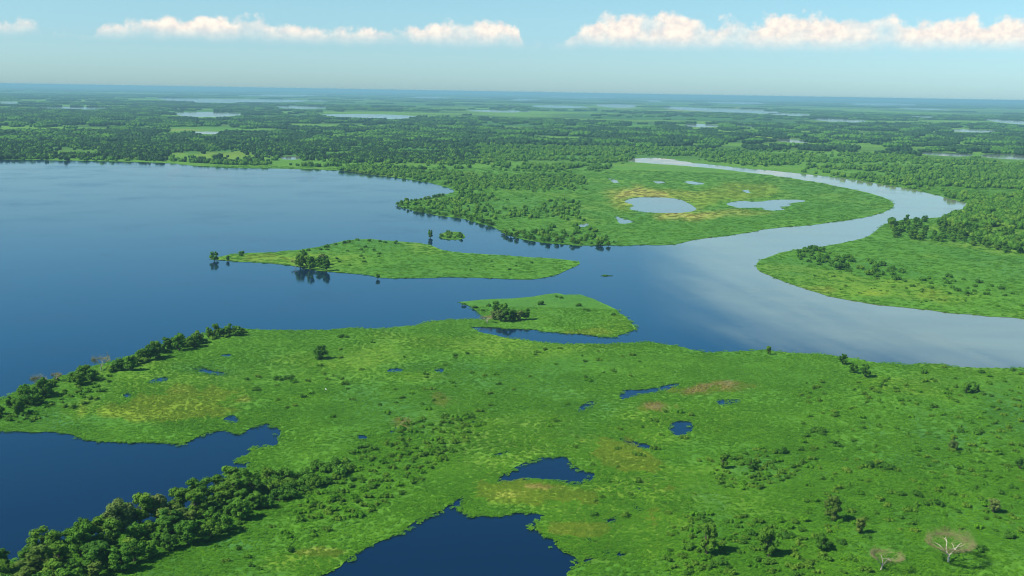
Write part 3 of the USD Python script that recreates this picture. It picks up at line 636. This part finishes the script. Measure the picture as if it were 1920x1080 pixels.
for cl, (px, where) in enumerate([([(0, 778), (20, 765), (45, 752), (60, 760), (35, 778), (80, 745)], 'in the clump at the left picture edge'), ([(138, 716), (152, 712), (165, 708), (148, 722), (172, 715)], 'between the two grey bare trees'),
                                  ([(222, 695), (238, 690), (252, 684), (266, 678), (280, 676), (292, 672), (245, 696), (305, 664)], 'beside the tallest bare tree'), ([(314, 656), (328, 652), (342, 648), (356, 646), (370, 645), (335, 658), (362, 652)], 'in the dense dark shore clump'), ([(392, 636), (404, 632), (416, 632), (430, 630), (446, 630)], 'in the last clump of the lake shore')]):
    grove('shore_tree', at(*np.array(px, float).T), TREES, (.5, 1.0), ['mid', 'light', 'deep', 'mid'], 'low tree', where, G, 'tree', 10 + cl, (.65, 1.1))
grove('shore_shrub', line_spots([(5, 790), (40, 760), (95, 722), (130, 712), (200, 700), (300, 668), (390, 640), (460, 625)], 6.5, 14, .35), SHRUBS, (.6, 1.5), ['mid', 'deep', 'light'], 'shrub', 'along the curved left shore of the marsh', G, 'shrub', 15)

for nm, px, Hh, Rr, seed, lean, lab in [('bare_tree', (190, 696), 10.5, 4.6, 5, (0, 0), 'tallest grey leafless tree on the left lake shore'), ('bare_tree', (70, 731), 9.0, 4.0, 6, (.5, 0), 'grey leafless tree farthest left on the lake shore'),
                                       ('bare_tree', (106, 716), 6.0, 2.6, 7, (0, 0), 'small grey leafless tree between two bigger ones on the left shore'), ('bare_tree', (1778, 1056), 12.5, 7.4, 8, (0, 0), 'white trunked leafless umbrella tree alone on the lower right marsh'),
                                       ('bare_tree', (1650, 1072), 9.0, 5.0, 9, (1.8, .2), 'leaning pale leafless tree left of the white umbrella tree'), ('bare_tree', (914, 607), 6.5, 4.0, 11, (-1, 0), 'pale leafless tree at the left tip of the joined island'), ('bare_tree', (555, 500), 8.0, 3.4, 12, (-.3, 0), 'brownish bare tree beside the tall trees of the long island')]:
    twigs, wood = bare_parts(seed, Hh, Rr, lean, trunk=.26 if seed == 8 else .17, fine=11 if seed == 8 else 8, forks=((-.9, .1), (.85, .15), (.05, .8), (.1, -.7)) if seed == 8 else ((-.8, .1), (.75, .2), (.1, .9)))
    x = UsdGeom.Xform.Define(stage, '/World/' + numbered(nm)); g = at(*px); x.AddTranslateOp().Set(Gf.Vec3d(float(g[0]), float(g[1]), .2))
    usdkit.mesh(stage, f'{x.GetPath()}/trunk', wood, PALEBARK if seed == 8 else GREYBARK); usdkit.mesh(stage, f'{x.GetPath()}/twigs', twigs, TWIG); tag(x.GetPrim(), lab, 'tree')

G = 'trees of the long island'
grove('island_tree', at(*np.array([(563, 502), (574, 499), (588, 500), (600, 503), (612, 508), (582, 506), (604, 497), (570, 494)], float).T), TREES, (1.0, 1.35), ['mid', 'deep', 'pale', 'mid', 'light'], 'tree', 'in the long island\'s tall clump', G, 'tree', 20)
plant('island_tree', 'tree_mid_5', at(402, 489), .85, 30, 'upright tree at the far left tip of the long island', 'tree', G)
plant('island_tree', 'tree_deep_2', at(427, 489), .52, 80, 'low tree second from the left tip of the long island', 'tree', G)
plant('island_tree', 'tree_deep_3', at(708, 523), .5, 10, 'low tree on the near edge of the long island, right of the tall clump', 'tree', G)
grove('island_shrub', np.vstack([line_spots([(440, 483), (470, 477)], 9, 21), line_spots([(570, 475), (610, 464), (645, 455), (680, 451), (725, 455), (735, 459)], 9, 22, .25)]), SHRUBS, (.8, 1.3), ['deep', 'mid', 'deep'], 'shrub', 'on the far edge of the long island', 'shrubs of the long island', 'shrub', 21, (.9, 1.3))
grove('island_shrub', scatter([(590, 475), (650, 458), (700, 460), (720, 475), (690, 500), (640, 505), (600, 490)], 11, 16, 23), SHRUBS, (.6, 1.0), ['mid', 'deep', 'light'], 'shrub', 'scattered inside the left half of the long island', 'shrubs of the long island', 'shrub', 22)
grove('island_shrub', scatter([(870, 488), (1040, 492), (1000, 512), (880, 510)], 16, 8, 24), SHRUBS, (.4, .7), ['mid', 'deep'], 'low shrub', 'on the right half of the long island', 'shrubs of the long island', 'shrub', 23)
G = 'trees of the joined island'
grove('island_tree', at(*np.array([(925, 600), (938, 603), (950, 604), (962, 602), (974, 601), (986, 600), (944, 596), (930, 592)], float).T), TREES, (.72, 1.05), ['deep', 'mid', 'pale', 'deep'], 'low tree', 'in the clump on the small joined island', G, 'tree', 25)
grove('island_shrub', at(*np.array([(1044, 558), (1052, 560), (1096, 582), (1104, 584), (1085, 575), (1014, 572), (890, 578), (905, 584), (870, 573), (915, 575), (930, 572), (1150, 592)], float).T), SHRUBS, (.6, 1.15), ['deep', 'mid', 'mid'], 'shrub', 'scattered on the small joined island', 'shrubs of the joined island', 'shrub', 26)
grove('islet_shrub', scatter(ISLET, 5, 12, 27), SHRUBS, (.8, 1.15), ['light', 'mid', 'deep'], 'shrub', 'covering the tiny islet', 'shrubs of the tiny islet', 'shrub', 27, (1, 1.5))
plant('lone_tree', 'tree_deep_4', at(807, 446), .75, 30, 'narrow dark tree standing in the water left of the tiny islet', 'tree', stretch=1.15, z=-.2)
grove('bank_tree', line_spots([(745, 387), (762, 380), (800, 374), (838, 367)], 8, 30, .35), TREES, (.5, .9), ['deep', 'mid', 'light'], 'tree', 'on the far side of the pointed headland', 'trees of the pointed headland', 'tree', 30, (.5, .85))
grove('bank_tree', line_spots([(748, 389), (790, 398), (850, 406), (890, 413), (928, 424)], 7, 31, .35), TREES, (.45, .9), ['deep', 'mid', 'light', 'mid'], 'tree', 'on the near side of the pointed headland', 'trees of the pointed headland', 'tree', 31, (.5, .85))
grove('bank_tree', line_spots([(938, 438), (975, 446), (1020, 453), (1075, 458), (1150, 461)], 5.4, 32, .35), TREES, (.45, .95), ['mid', 'light', 'deep', 'light', 'mid'], 'bushy tree', 'on the bank where lake meets river', 'trees of the bank at the river mouth', 'tree', 32, (.5, .85))
grove('bank_tree', scatter([(960, 432), (1060, 440), (1150, 448), (1155, 457), (1060, 453), (980, 443)], 8, 30, 33), TREES, (.35, .7), ['mid', 'light', 'deep'], 'low tree', 'behind the bank where lake meets river', 'trees of the bank at the river mouth', 'tree', 33, (.5, .85))
grove('bank_tree', scatter([(1635, 441), (1660, 424), (1700, 414), (1765, 414), (1830, 420), (1900, 440), (1925, 478), (1880, 474), (1800, 458), (1720, 452)], 6.8, 95, 34), TREES, (.7, 1.3), ['deep', 'mid', 'light', 'mid', 'light'], 'tree', 'in the right peninsula\'s dense wood', 'trees of the dense wood on the right peninsula', 'tree', 34, (.65, .95))
grove('bank_shrub', scatter([(1490, 468), (1540, 466), (1570, 480), (1640, 492), (1690, 510), (1700, 528), (1640, 522), (1560, 505), (1500, 490)], 7, 46, 35), SHRUBS, (1.0, 1.9), ['deep', 'mid', 'mid', 'light'], 'tall shrub', 'in the diagonal thicket on the right peninsula', 'shrubs of the diagonal thicket', 'shrub', 35, (.9, 1.4))
grove('bank_shrub', scatter([(1690, 525), (1780, 520), (1900, 545), (1910, 560), (1800, 556), (1720, 545)], 11, 26, 36), SHRUBS, (.7, 1.4), ['deep', 'mid'], 'shrub', 'scattered near the right edge of the right peninsula', 'scattered shrubs of the right peninsula', 'shrub', 36)
LONE = [('olive', (1560, 978), .95, 'olive tree with a dark shadow above the leaning pale tree', 'tree'), ('olive', (1612, 1002), .6, 'small olive tree right of the larger olive tree', 'tree'), ('mid', (600, 674), .85, 'lone tree with a dark shadow in the middle of the left marsh', 'tree'), ('deep', (1580, 684), .62, 'dark round tree on the river bank at the right, the larger of two', 'tree'), ('deep', (1622, 708), .75, 'dark bushy tree just behind the marsh edge at the right', 'tree'), ('mid', (1600, 700), .55, 'low tree between two dark trees near the right river bank', 'tree'),
        ('light', (1442, 666), .5, 'light green low tree on the marsh edge by the river bend', 'tree'), ('deep', (1812, 738), .62, 'dark low tree near the right edge below the river', 'tree'), ('deep', (1830, 736), .45, 'small dark tree right beside the dark low tree below the river', 'tree'), ('light', (1325, 1040), 1.0, 'light green round tree, left of two at the bottom right', 'tree'),
        ('light', (1440, 1045), .95, 'light green round tree, right of two at the bottom right', 'tree'), ('pale', (1862, 962), .62, 'pale topped tree near the right edge above the white umbrella tree', 'tree'), ('pale', (1786, 845), .55, 'yellowish tree in the right of the marsh', 'tree'), ('mid', (1540, 1032), .6, 'tree between the light green pair and the leaning pale tree', 'tree'),
        ('deep', (1912, 880), .5, 'dark low tree cut by the right edge of the picture', 'tree'), ('mid', (1410, 882), .5, 'low tree in the scrub right of the small blue pond', 'tree'), ('light', (1355, 880), .55, 'light low tree in the scrub below the small blue pond', 'tree')]
for tone, px, s, lab, c in LONE: plant('lone_tree', TREES[tone][0] if tone != 'light' else TREES[tone][1], at(*px), s, px[0] % 360, lab, c)
grove('marsh_shrub', at(*np.array([(540, 712), (548, 708), (480, 733), (640, 633), (650, 634), (660, 852), (684, 850), (690, 840), (676, 842), (520, 714), (860, 790), (885, 785), (845, 795), (700, 845)], float).T), SHRUBS, (.6, 1.1), ['deep', 'mid'], 'shrub', 'among the lone shrubs of the left marsh', 'lone shrubs of the left marsh', 'shrub', 40)
grove('marsh_shrub', at(*np.array([(1530, 808), (1520, 812), (1540, 812), (1610, 880), (1630, 876), (1588, 886), (1670, 882), (1660, 880), (1750, 765), (1830, 815), (1838, 870), (1800, 812), (1760, 950), (1720, 932), (1690, 930), (1905, 935), (1360, 860), (1390, 872), (1350, 900), (1372, 915), (1425, 890), (1465, 850), (1500, 845), (1575, 1020), (1515, 1060), (1625, 1010), (1730, 700),
                                                (1840, 700), (1900, 697), (1770, 690), (1290, 1030), (1410, 1005), (1475, 1010), (1350, 1060), (1480, 1065), (1840, 1035), (1890, 1010)], float).T), SHRUBS, (.55, 1.1), ['deep', 'mid', 'deep', 'light'], 'shrub', 'among the scattered shrubs of the right marsh', 'scattered shrubs of the right marsh', 'shrub', 41)

# ------------------------------------------------------------------ plants nobody could count
def instancer(name, protos, P, z, scale, rot, which, label, up=None):
    pi = UsdGeom.PointInstancer.Define(stage, '/World/' + name)
    for k, (m, mt) in enumerate(protos):
        pr = usdkit.mesh(stage, f'/World/{name}/{name}_{k + 1:03d}', m, mt); pi.CreatePrototypesRel().AddTarget(pr.GetPath())
    pi.CreateProtoIndicesAttr(Vt.IntArray.FromNumpy(np.asarray(which, np.int32)))
    pi.CreatePositionsAttr(arr3(np.c_[P, np.broadcast_to(z, len(P))]))
    sc = np.asarray(scale, float); pi.CreateScalesAttr(arr3(sc if sc.ndim == 2 else np.repeat(sc[:, None], 3, 1)))
    q = np.zeros((len(P), 4), np.float32); q[:, 2] = np.sin(rot / 2); q[:, 3] = np.cos(rot / 2)
    pi.CreateOrientationsAttr(Vt.QuathArray.FromNumpy(q.astype(np.float16)))
    tag(pi.GetPrim(), label, None, None, 'stuff')


rg = np.random.default_rng(505)
def polar(d0, d1, step_of, a=0.62, seed=1):
    """Loose rows of points whose gaps grow as step_of(distance)."""
    r = np.random.default_rng(seed); out = []; d = d0
    while d < d1:
        s = step_of(d); n = int(2 * a * d / s); th = -a + (np.arange(n) + r.uniform(0, 1, n)) * s / d; dd = d + r.uniform(0, s, n)
        out.append(np.stack([dd * np.sin(th), dd * np.cos(th)], -1)); d += s
    return np.vstack(out)


def where_colour(P):
    c = cover_colour(P); yel = c[:, 0] / c[:, 1]
    return np.where(yel > .86, 3, np.where(yel > .52, 2, np.where(c[:, 1] < .118, 1, 0)))


P = polar(262, 660, lambda d: 1.02 + (d - 262) * .0020, seed=2)
P = P[shapely.contains_xy(marsh_land.buffer(0.3), P[:, 0], P[:, 1]) | (shapely.contains_xy(marsh_land.buffer(2.2), P[:, 0], P[:, 1]) & (fbm(np.c_[P / 5, np.zeros(len(P))], 2, 57) > .55)) | (shapely.contains_xy(unary_union([p for l, p in near_ponds if l == 'pool' or 'faint' in l]), P[:, 0], P[:, 1]) & (fbm(np.c_[P / 6, np.ones(len(P))], 2, 59) > .56))]
n1 = fbm(np.stack([P[:, 0] / 22, P[:, 1] / 22, np.zeros(len(P))], -1), 4, 51)
P = P[rg.uniform(0, 1, len(P)) < np.clip((n1 - .2) * 3.4, .55, 1)]
lower = fbm(np.stack([P[:, 0] / 40, P[:, 1] / 40, np.ones(len(P))], -1), 3, 53)
tufts = [(tuft_parts(60 + k), FOL[t]) for k, t in enumerate(['reed', 'reed_dark', 'reed_yellow', 'reed_dry'])]
w = where_colour(P); flip = rg.uniform(0, 1, len(P)) < .12; w = np.where(flip & (w < 2), 1 - w, w)
instancer('marsh_grass', tufts, P, .3, np.c_[rg.uniform(.6, 1.25, len(P)), rg.uniform(.6, 1.25, len(P)), rg.uniform(.3, .75, len(P)) * (0.55 + 0.5 * np.clip((lower - .35) * 3, 0, 1))], rg.uniform(0, 6.28, len(P)), w, 'green reeds and floating grass covering the near marsh')
mid_lands = unary_union([island_poly, islet_poly, plain_land.intersection(Polygon(at(*np.array([(-300, 285), (2300, 285), (2300, 640), (1000, 640), (600, 400)], float).T)).buffer(0))])
P = polar(560, 1900, lambda d: d * .0052, seed=3); P = P[shapely.contains_xy(mid_lands, P[:, 0], P[:, 1])]
P = P[rg.uniform(0, 1, len(P)) < .6]; d = np.hypot(*P.T)
instancer('distant_grass', tufts, P, .3, (d * .0030)[:, None] * np.c_[rg.uniform(.7, 1.3, len(P)), rg.uniform(.7, 1.3, len(P)), rg.uniform(.12, .26, len(P))], rg.uniform(0, 6.28, len(P)), where_colour(P), 'grass of the islands and the plain beyond the lake')

# scrub: low bushes too many to count, thick where the photograph is rough
SCRUB = [([(560, 930), (640, 870), (760, 790), (900, 770), (920, 800), (860, 850), (760, 930), (640, 990), (560, 980)], .55), ([(1330, 860), (1420, 840), (1500, 850), (1500, 900), (1380, 930), (1330, 910)], .5), ([(1000, 780), (1120, 740), (1000, 820)], .15), ([(0, 800), (20, 765), (110, 720), (220, 705), (180, 760), (60, 800)], .5),
         ([(1500, 720), (1920, 700), (1920, 1000), (1500, 1000)], .24), ([(1250, 960), (1500, 980), (1650, 1080), (1250, 1080)], .34), ([(440, 950), (640, 990), (560, 1070), (330, 1070)], .12), ([(640, 640), (1200, 660), (1200, 720), (560, 720)], .07), ([(440, 700), (1000, 700), (1000, 790), (700, 800), (520, 780)], .05), ([(900, 780), (1300, 760), (1330, 950), (1100, 1000), (1080, 900)], .05), ([(1430, 480), (1920, 560), (1920, 590), (1560, 550)], .10)]
P = polar(268, 1000, lambda d: d * .0085, seed=4); keep = np.zeros(len(P), bool); u = rg.uniform(0, 1, len(P))
for o, dens in SCRUB:
    po = Polygon(at(*np.array(o, float).T)).buffer(0); keep |= shapely.contains_xy(po, P[:, 0], P[:, 1]) & (u < dens)
keep &= shapely.contains_xy(unary_union([marsh_land.buffer(-1), plain_land]), P[:, 0], P[:, 1]); P = P[keep]
scrub = [(shrub_parts(80 + k, H=1.7, R=1.7, lobes=6, leaf=.5)[0], FOL[t]) for k, t in enumerate(['light', 'mid', 'reed', 'light'])]
instancer('scrub', scrub, P, .2, rg.uniform(.55, 1.1, len(P)), rg.uniform(0, 6.28, len(P)), rg.integers(0, 4, len(P)), 'low leafy scrub growing through the marsh')

# woods of the plain
WOODS = [([(-300, 300), (-300, 246), (640, 250), (760, 262), (760, 300), (640, 314), (420, 309), (320, 303)], .88), ([(640, 330), (640, 215), (1180, 230), (1190, 300), (1060, 318), (860, 345)], .62), ([(840, 340), (1060, 318), (1110, 330), (1085, 400), (1140, 455), (1020, 448), (900, 405), (860, 365)], .66), ([(760, 384), (860, 372), (920, 415), (800, 397)], .75),
         ([(1190, 232), (1930, 232), (1930, 385), (1830, 392), (1600, 335), (1300, 300), (1190, 290)], .36), ([(1830, 385), (1930, 380), (1930, 480), (1800, 440), (1770, 412)], .8), ([(-300, 246), (-300, 205), (300, 205), (640, 215), (640, 250), (300, 238)], .5), ([(1130, 300), (1190, 300), (1100, 330), (1075, 330)], .3)]
OPEN = [([(-50, 236), (400, 238), (560, 243), (560, 249), (300, 247), (-50, 245)], .12), ([(330, 285), (560, 283), (620, 300), (600, 314), (330, 303)], .22), ([(960, 232), (1290, 234), (1290, 240), (960, 240)], .1), ([(1400, 255), (1560, 258), (1560, 268), (1400, 264)], .15), ([(600, 322), (860, 340), (850, 352), (700, 330)], .15), ([(280, 206), (640, 205), (640, 224), (280, 222)], .2), ([(1086, 325), (1250, 312), (1670, 380), (1500, 420), (1250, 458), (1160, 455), (1150, 400)], .0)]
FAR_WATER = unary_union([p for _, p in far_ponds])
shapely.prepare(FAR_WATER)
def wood_density(P):
    s = np.zeros(len(P)); x, y = pix(P); d = np.hypot(*P.T)
    f1, f2 = fbm(np.stack([P[:, 0] / 900, P[:, 1] / 500, np.zeros(len(P))], -1), 5, 14), fbm(np.stack([P[:, 0] / 120, P[:, 1] / 120, np.zeros(len(P))], -1), 3, 91)
    f3 = fbm(np.stack([P[:, 0] / 2600, P[:, 1] / 2600, np.ones(len(P)) * 3], -1), 4, 95)
    s = np.where(y < 236, np.clip((.53 - f1) * 9 + .2, .0, .95) * np.clip((.56 - f3) * 8, .06, 1), 0)
    for o, v in WOODS:
        po = Polygon(at(*np.array(o, float).T)).buffer(0); m = shapely.contains_xy(po, P[:, 0], P[:, 1]); s = np.where(m, np.maximum(s, v), s)
    for o, v in OPEN:
        po = Polygon(at(*np.array(o, float).T)).buffer(0); m = shapely.contains_xy(po, P[:, 0], P[:, 1]); s = np.where(m, v, s)
    for k in (1.0, 1.02, 1.04, 1.06, 1.08):                         # open marsh on the near side of every far water
        s = np.where(shapely.contains_xy(FAR_WATER, P[:, 0] * k, P[:, 1] * k), 0, s)
    return np.where(s > .9, s, s * np.clip(.05 + (f2 - .30) * 3.4, 0, 1.5))


plain_in = plain_land.buffer(-1.0)
P = polar(760, 2700, lambda d: 6.5 + (d - 760) * .0012, seed=6); P = P[shapely.contains_xy(plain_in, P[:, 0], P[:, 1])]
P = P[rg.uniform(0, 1, len(P)) < wood_density(P)]
near_trees = [(clump_parts(200 + k, 2.6, 4, 1.9, 3.3, 3.6, 7.0, .9), FOL[t]) for k, t in enumerate(['deep', 'mid', 'light', 'light', 'mid', 'forest', 'forest', 'deep'])]
x, y = pix(P); big = np.where((y > 318) & (x > 700) & (x < 1180), .62, 1.0)
instancer('woodland', near_trees, P, .1, rg.uniform(.6, 1.35, len(P)) * big, rg.uniform(0, 6.28, len(P)), np.where((y < 306) & (x < 900) & (rg.uniform(0, 1, len(P)) < .8), rg.integers(5, 8, len(P)), rg.integers(0, 5, len(P))), 'scattered trees and bushes of the middle distance')
P = polar(2700, 9000, lambda d: 30 + (d - 2700) * .003, seed=7); P = P[shapely.contains_xy(plain_in, P[:, 0], P[:, 1])]
P = P[rg.uniform(0, 1, len(P)) < wood_density(P)]
far_trees = [(clump_parts(220 + k, 24, 16, 4.0, 7.5, 7, 12), FOL[t]) for k, t in enumerate(['forest', 'deep', 'forest'])]
instancer('forest', far_trees, P, .1, rg.uniform(.7, 1.25, len(P)), rg.uniform(0, 6.28, len(P)), rg.integers(0, 3, len(P)), 'far woods of the plain')
P = polar(9000, 45000, lambda d: 150 + (d - 9000) * .012, seed=8); P = P[shapely.contains_xy(plain_in, P[:, 0], P[:, 1])]
P = P[rg.uniform(0, 1, len(P)) < wood_density(P)]
horizon_trees = [(clump_parts(240 + k, 120, 60, 11, 20, 9, 15), FOL[t]) for k, t in enumerate(['forest', 'deep'])]
instancer('horizon_forest', horizon_trees, P, .1, np.c_[(1 + (np.hypot(*P.T) - 9000) / 30000)[:, None] * [1, 1, 0] + [0, 0, 1]], rg.uniform(0, 6.28, len(P)), rg.integers(0, 2, len(P)), 'woods along the horizon')
print('instances', sum(len(UsdGeom.PointInstancer(p).GetProtoIndicesAttr().Get()) for p in stage.Traverse() if p.IsA(UsdGeom.PointInstancer)))

# ------------------------------------------------------------------ small things
def ball(c, r, s): 
    m = trimesh.creation.icosphere(2); return np.array(m.vertices) * np.array(s) * r + c, np.array(m.faces)
WHITE, BILL = bark('white_feather', (0.74, 0.74, 0.72), (0.82, 0.82, 0.80)), bark('bill_yellow', (0.5, 0.35, 0.06), (0.55, 0.4, 0.08))
bird = UsdGeom.Xform.Define(stage, '/World/wading_bird'); g = at(611, 735); bird.AddTranslateOp().Set(Gf.Vec3d(float(g[0]), float(g[1]), .75)); bird.AddRotateZOp().Set(160)
neck = limb(np.array([[.22, 0, .62], [.33, 0, .78], [.27, 0, .92], [.33, 0, 1.05], [.42, 0, 1.08]]), [.07, .045, .035, .04, .045], 8)
usdkit.mesh(stage, '/World/wading_bird/body', join([ball([0, 0, .55], 1, [.34, .15, .16]), limb(np.array([[-.2, 0, .56], [-.4, 0, .5], [-.55, 0, .44]]), [.13, .08, .02], 8), neck]), WHITE, smooth=True)
usdkit.mesh(stage, '/World/wading_bird/bill', limb(np.array([[.45, 0, 1.08], [.52, 0, 1.065], [.6, 0, 1.05]]), [.022, .014, .004], 6), BILL)
for nm, sy in (('leg', .05), ('leg_001', -.05)): usdkit.mesh(stage, '/World/wading_bird/' + nm, limb(np.array([[0, sy, .45], [.03, sy, .2], [0, sy, -.3]]), [.016, .014, .013], 6), BARK)
tag(bird.GetPrim(), 'tiny white bird standing in the open left marsh', 'bird')
g = at(1135, 517); fm = usdkit.mesh(stage, '/World/floating_plants', join([(v * [1, .45, .55] + [dx, dy, .1], f) for (v, f), dx, dy in [(tuft_parts(301, 3.2, 1.2, 160, .8), 0, 0), (tuft_parts(302, 2.0, .8, 80, .7), 3.6, .4), (lump(rg, np.array([0, 0, 0.0]), 2.4, 3), 0, 0)]]), FOL['deep'])
UsdGeom.Xformable(fm).AddTranslateOp().Set(Gf.Vec3d(float(g[0]), float(g[1]), 0)); tag(fm.GetPrim(), 'small dark raft of floating plants adrift where lake and river meet', 'floating plants')

# ------------------------------------------------------------------ haze
lo, hi = np.array([-112000, -112000, -1.6]), np.array([112000, 112000, 131.5])
hm = trimesh.creation.box(bounds=[lo, hi])
HAZE = mat('haze_air', {'v': ('principled_volume', {'color': (0.235, 0.45, 0.51), 'density': 0.80e-4, 'anisotropy': 0.0})}, [], volume='v.volume')
h = usdkit.mesh(stage, '/World/haze', hm, HAZE)
tag(h.GetPrim(), 'thin blue haze over the whole plain', None, None, 'stuff')
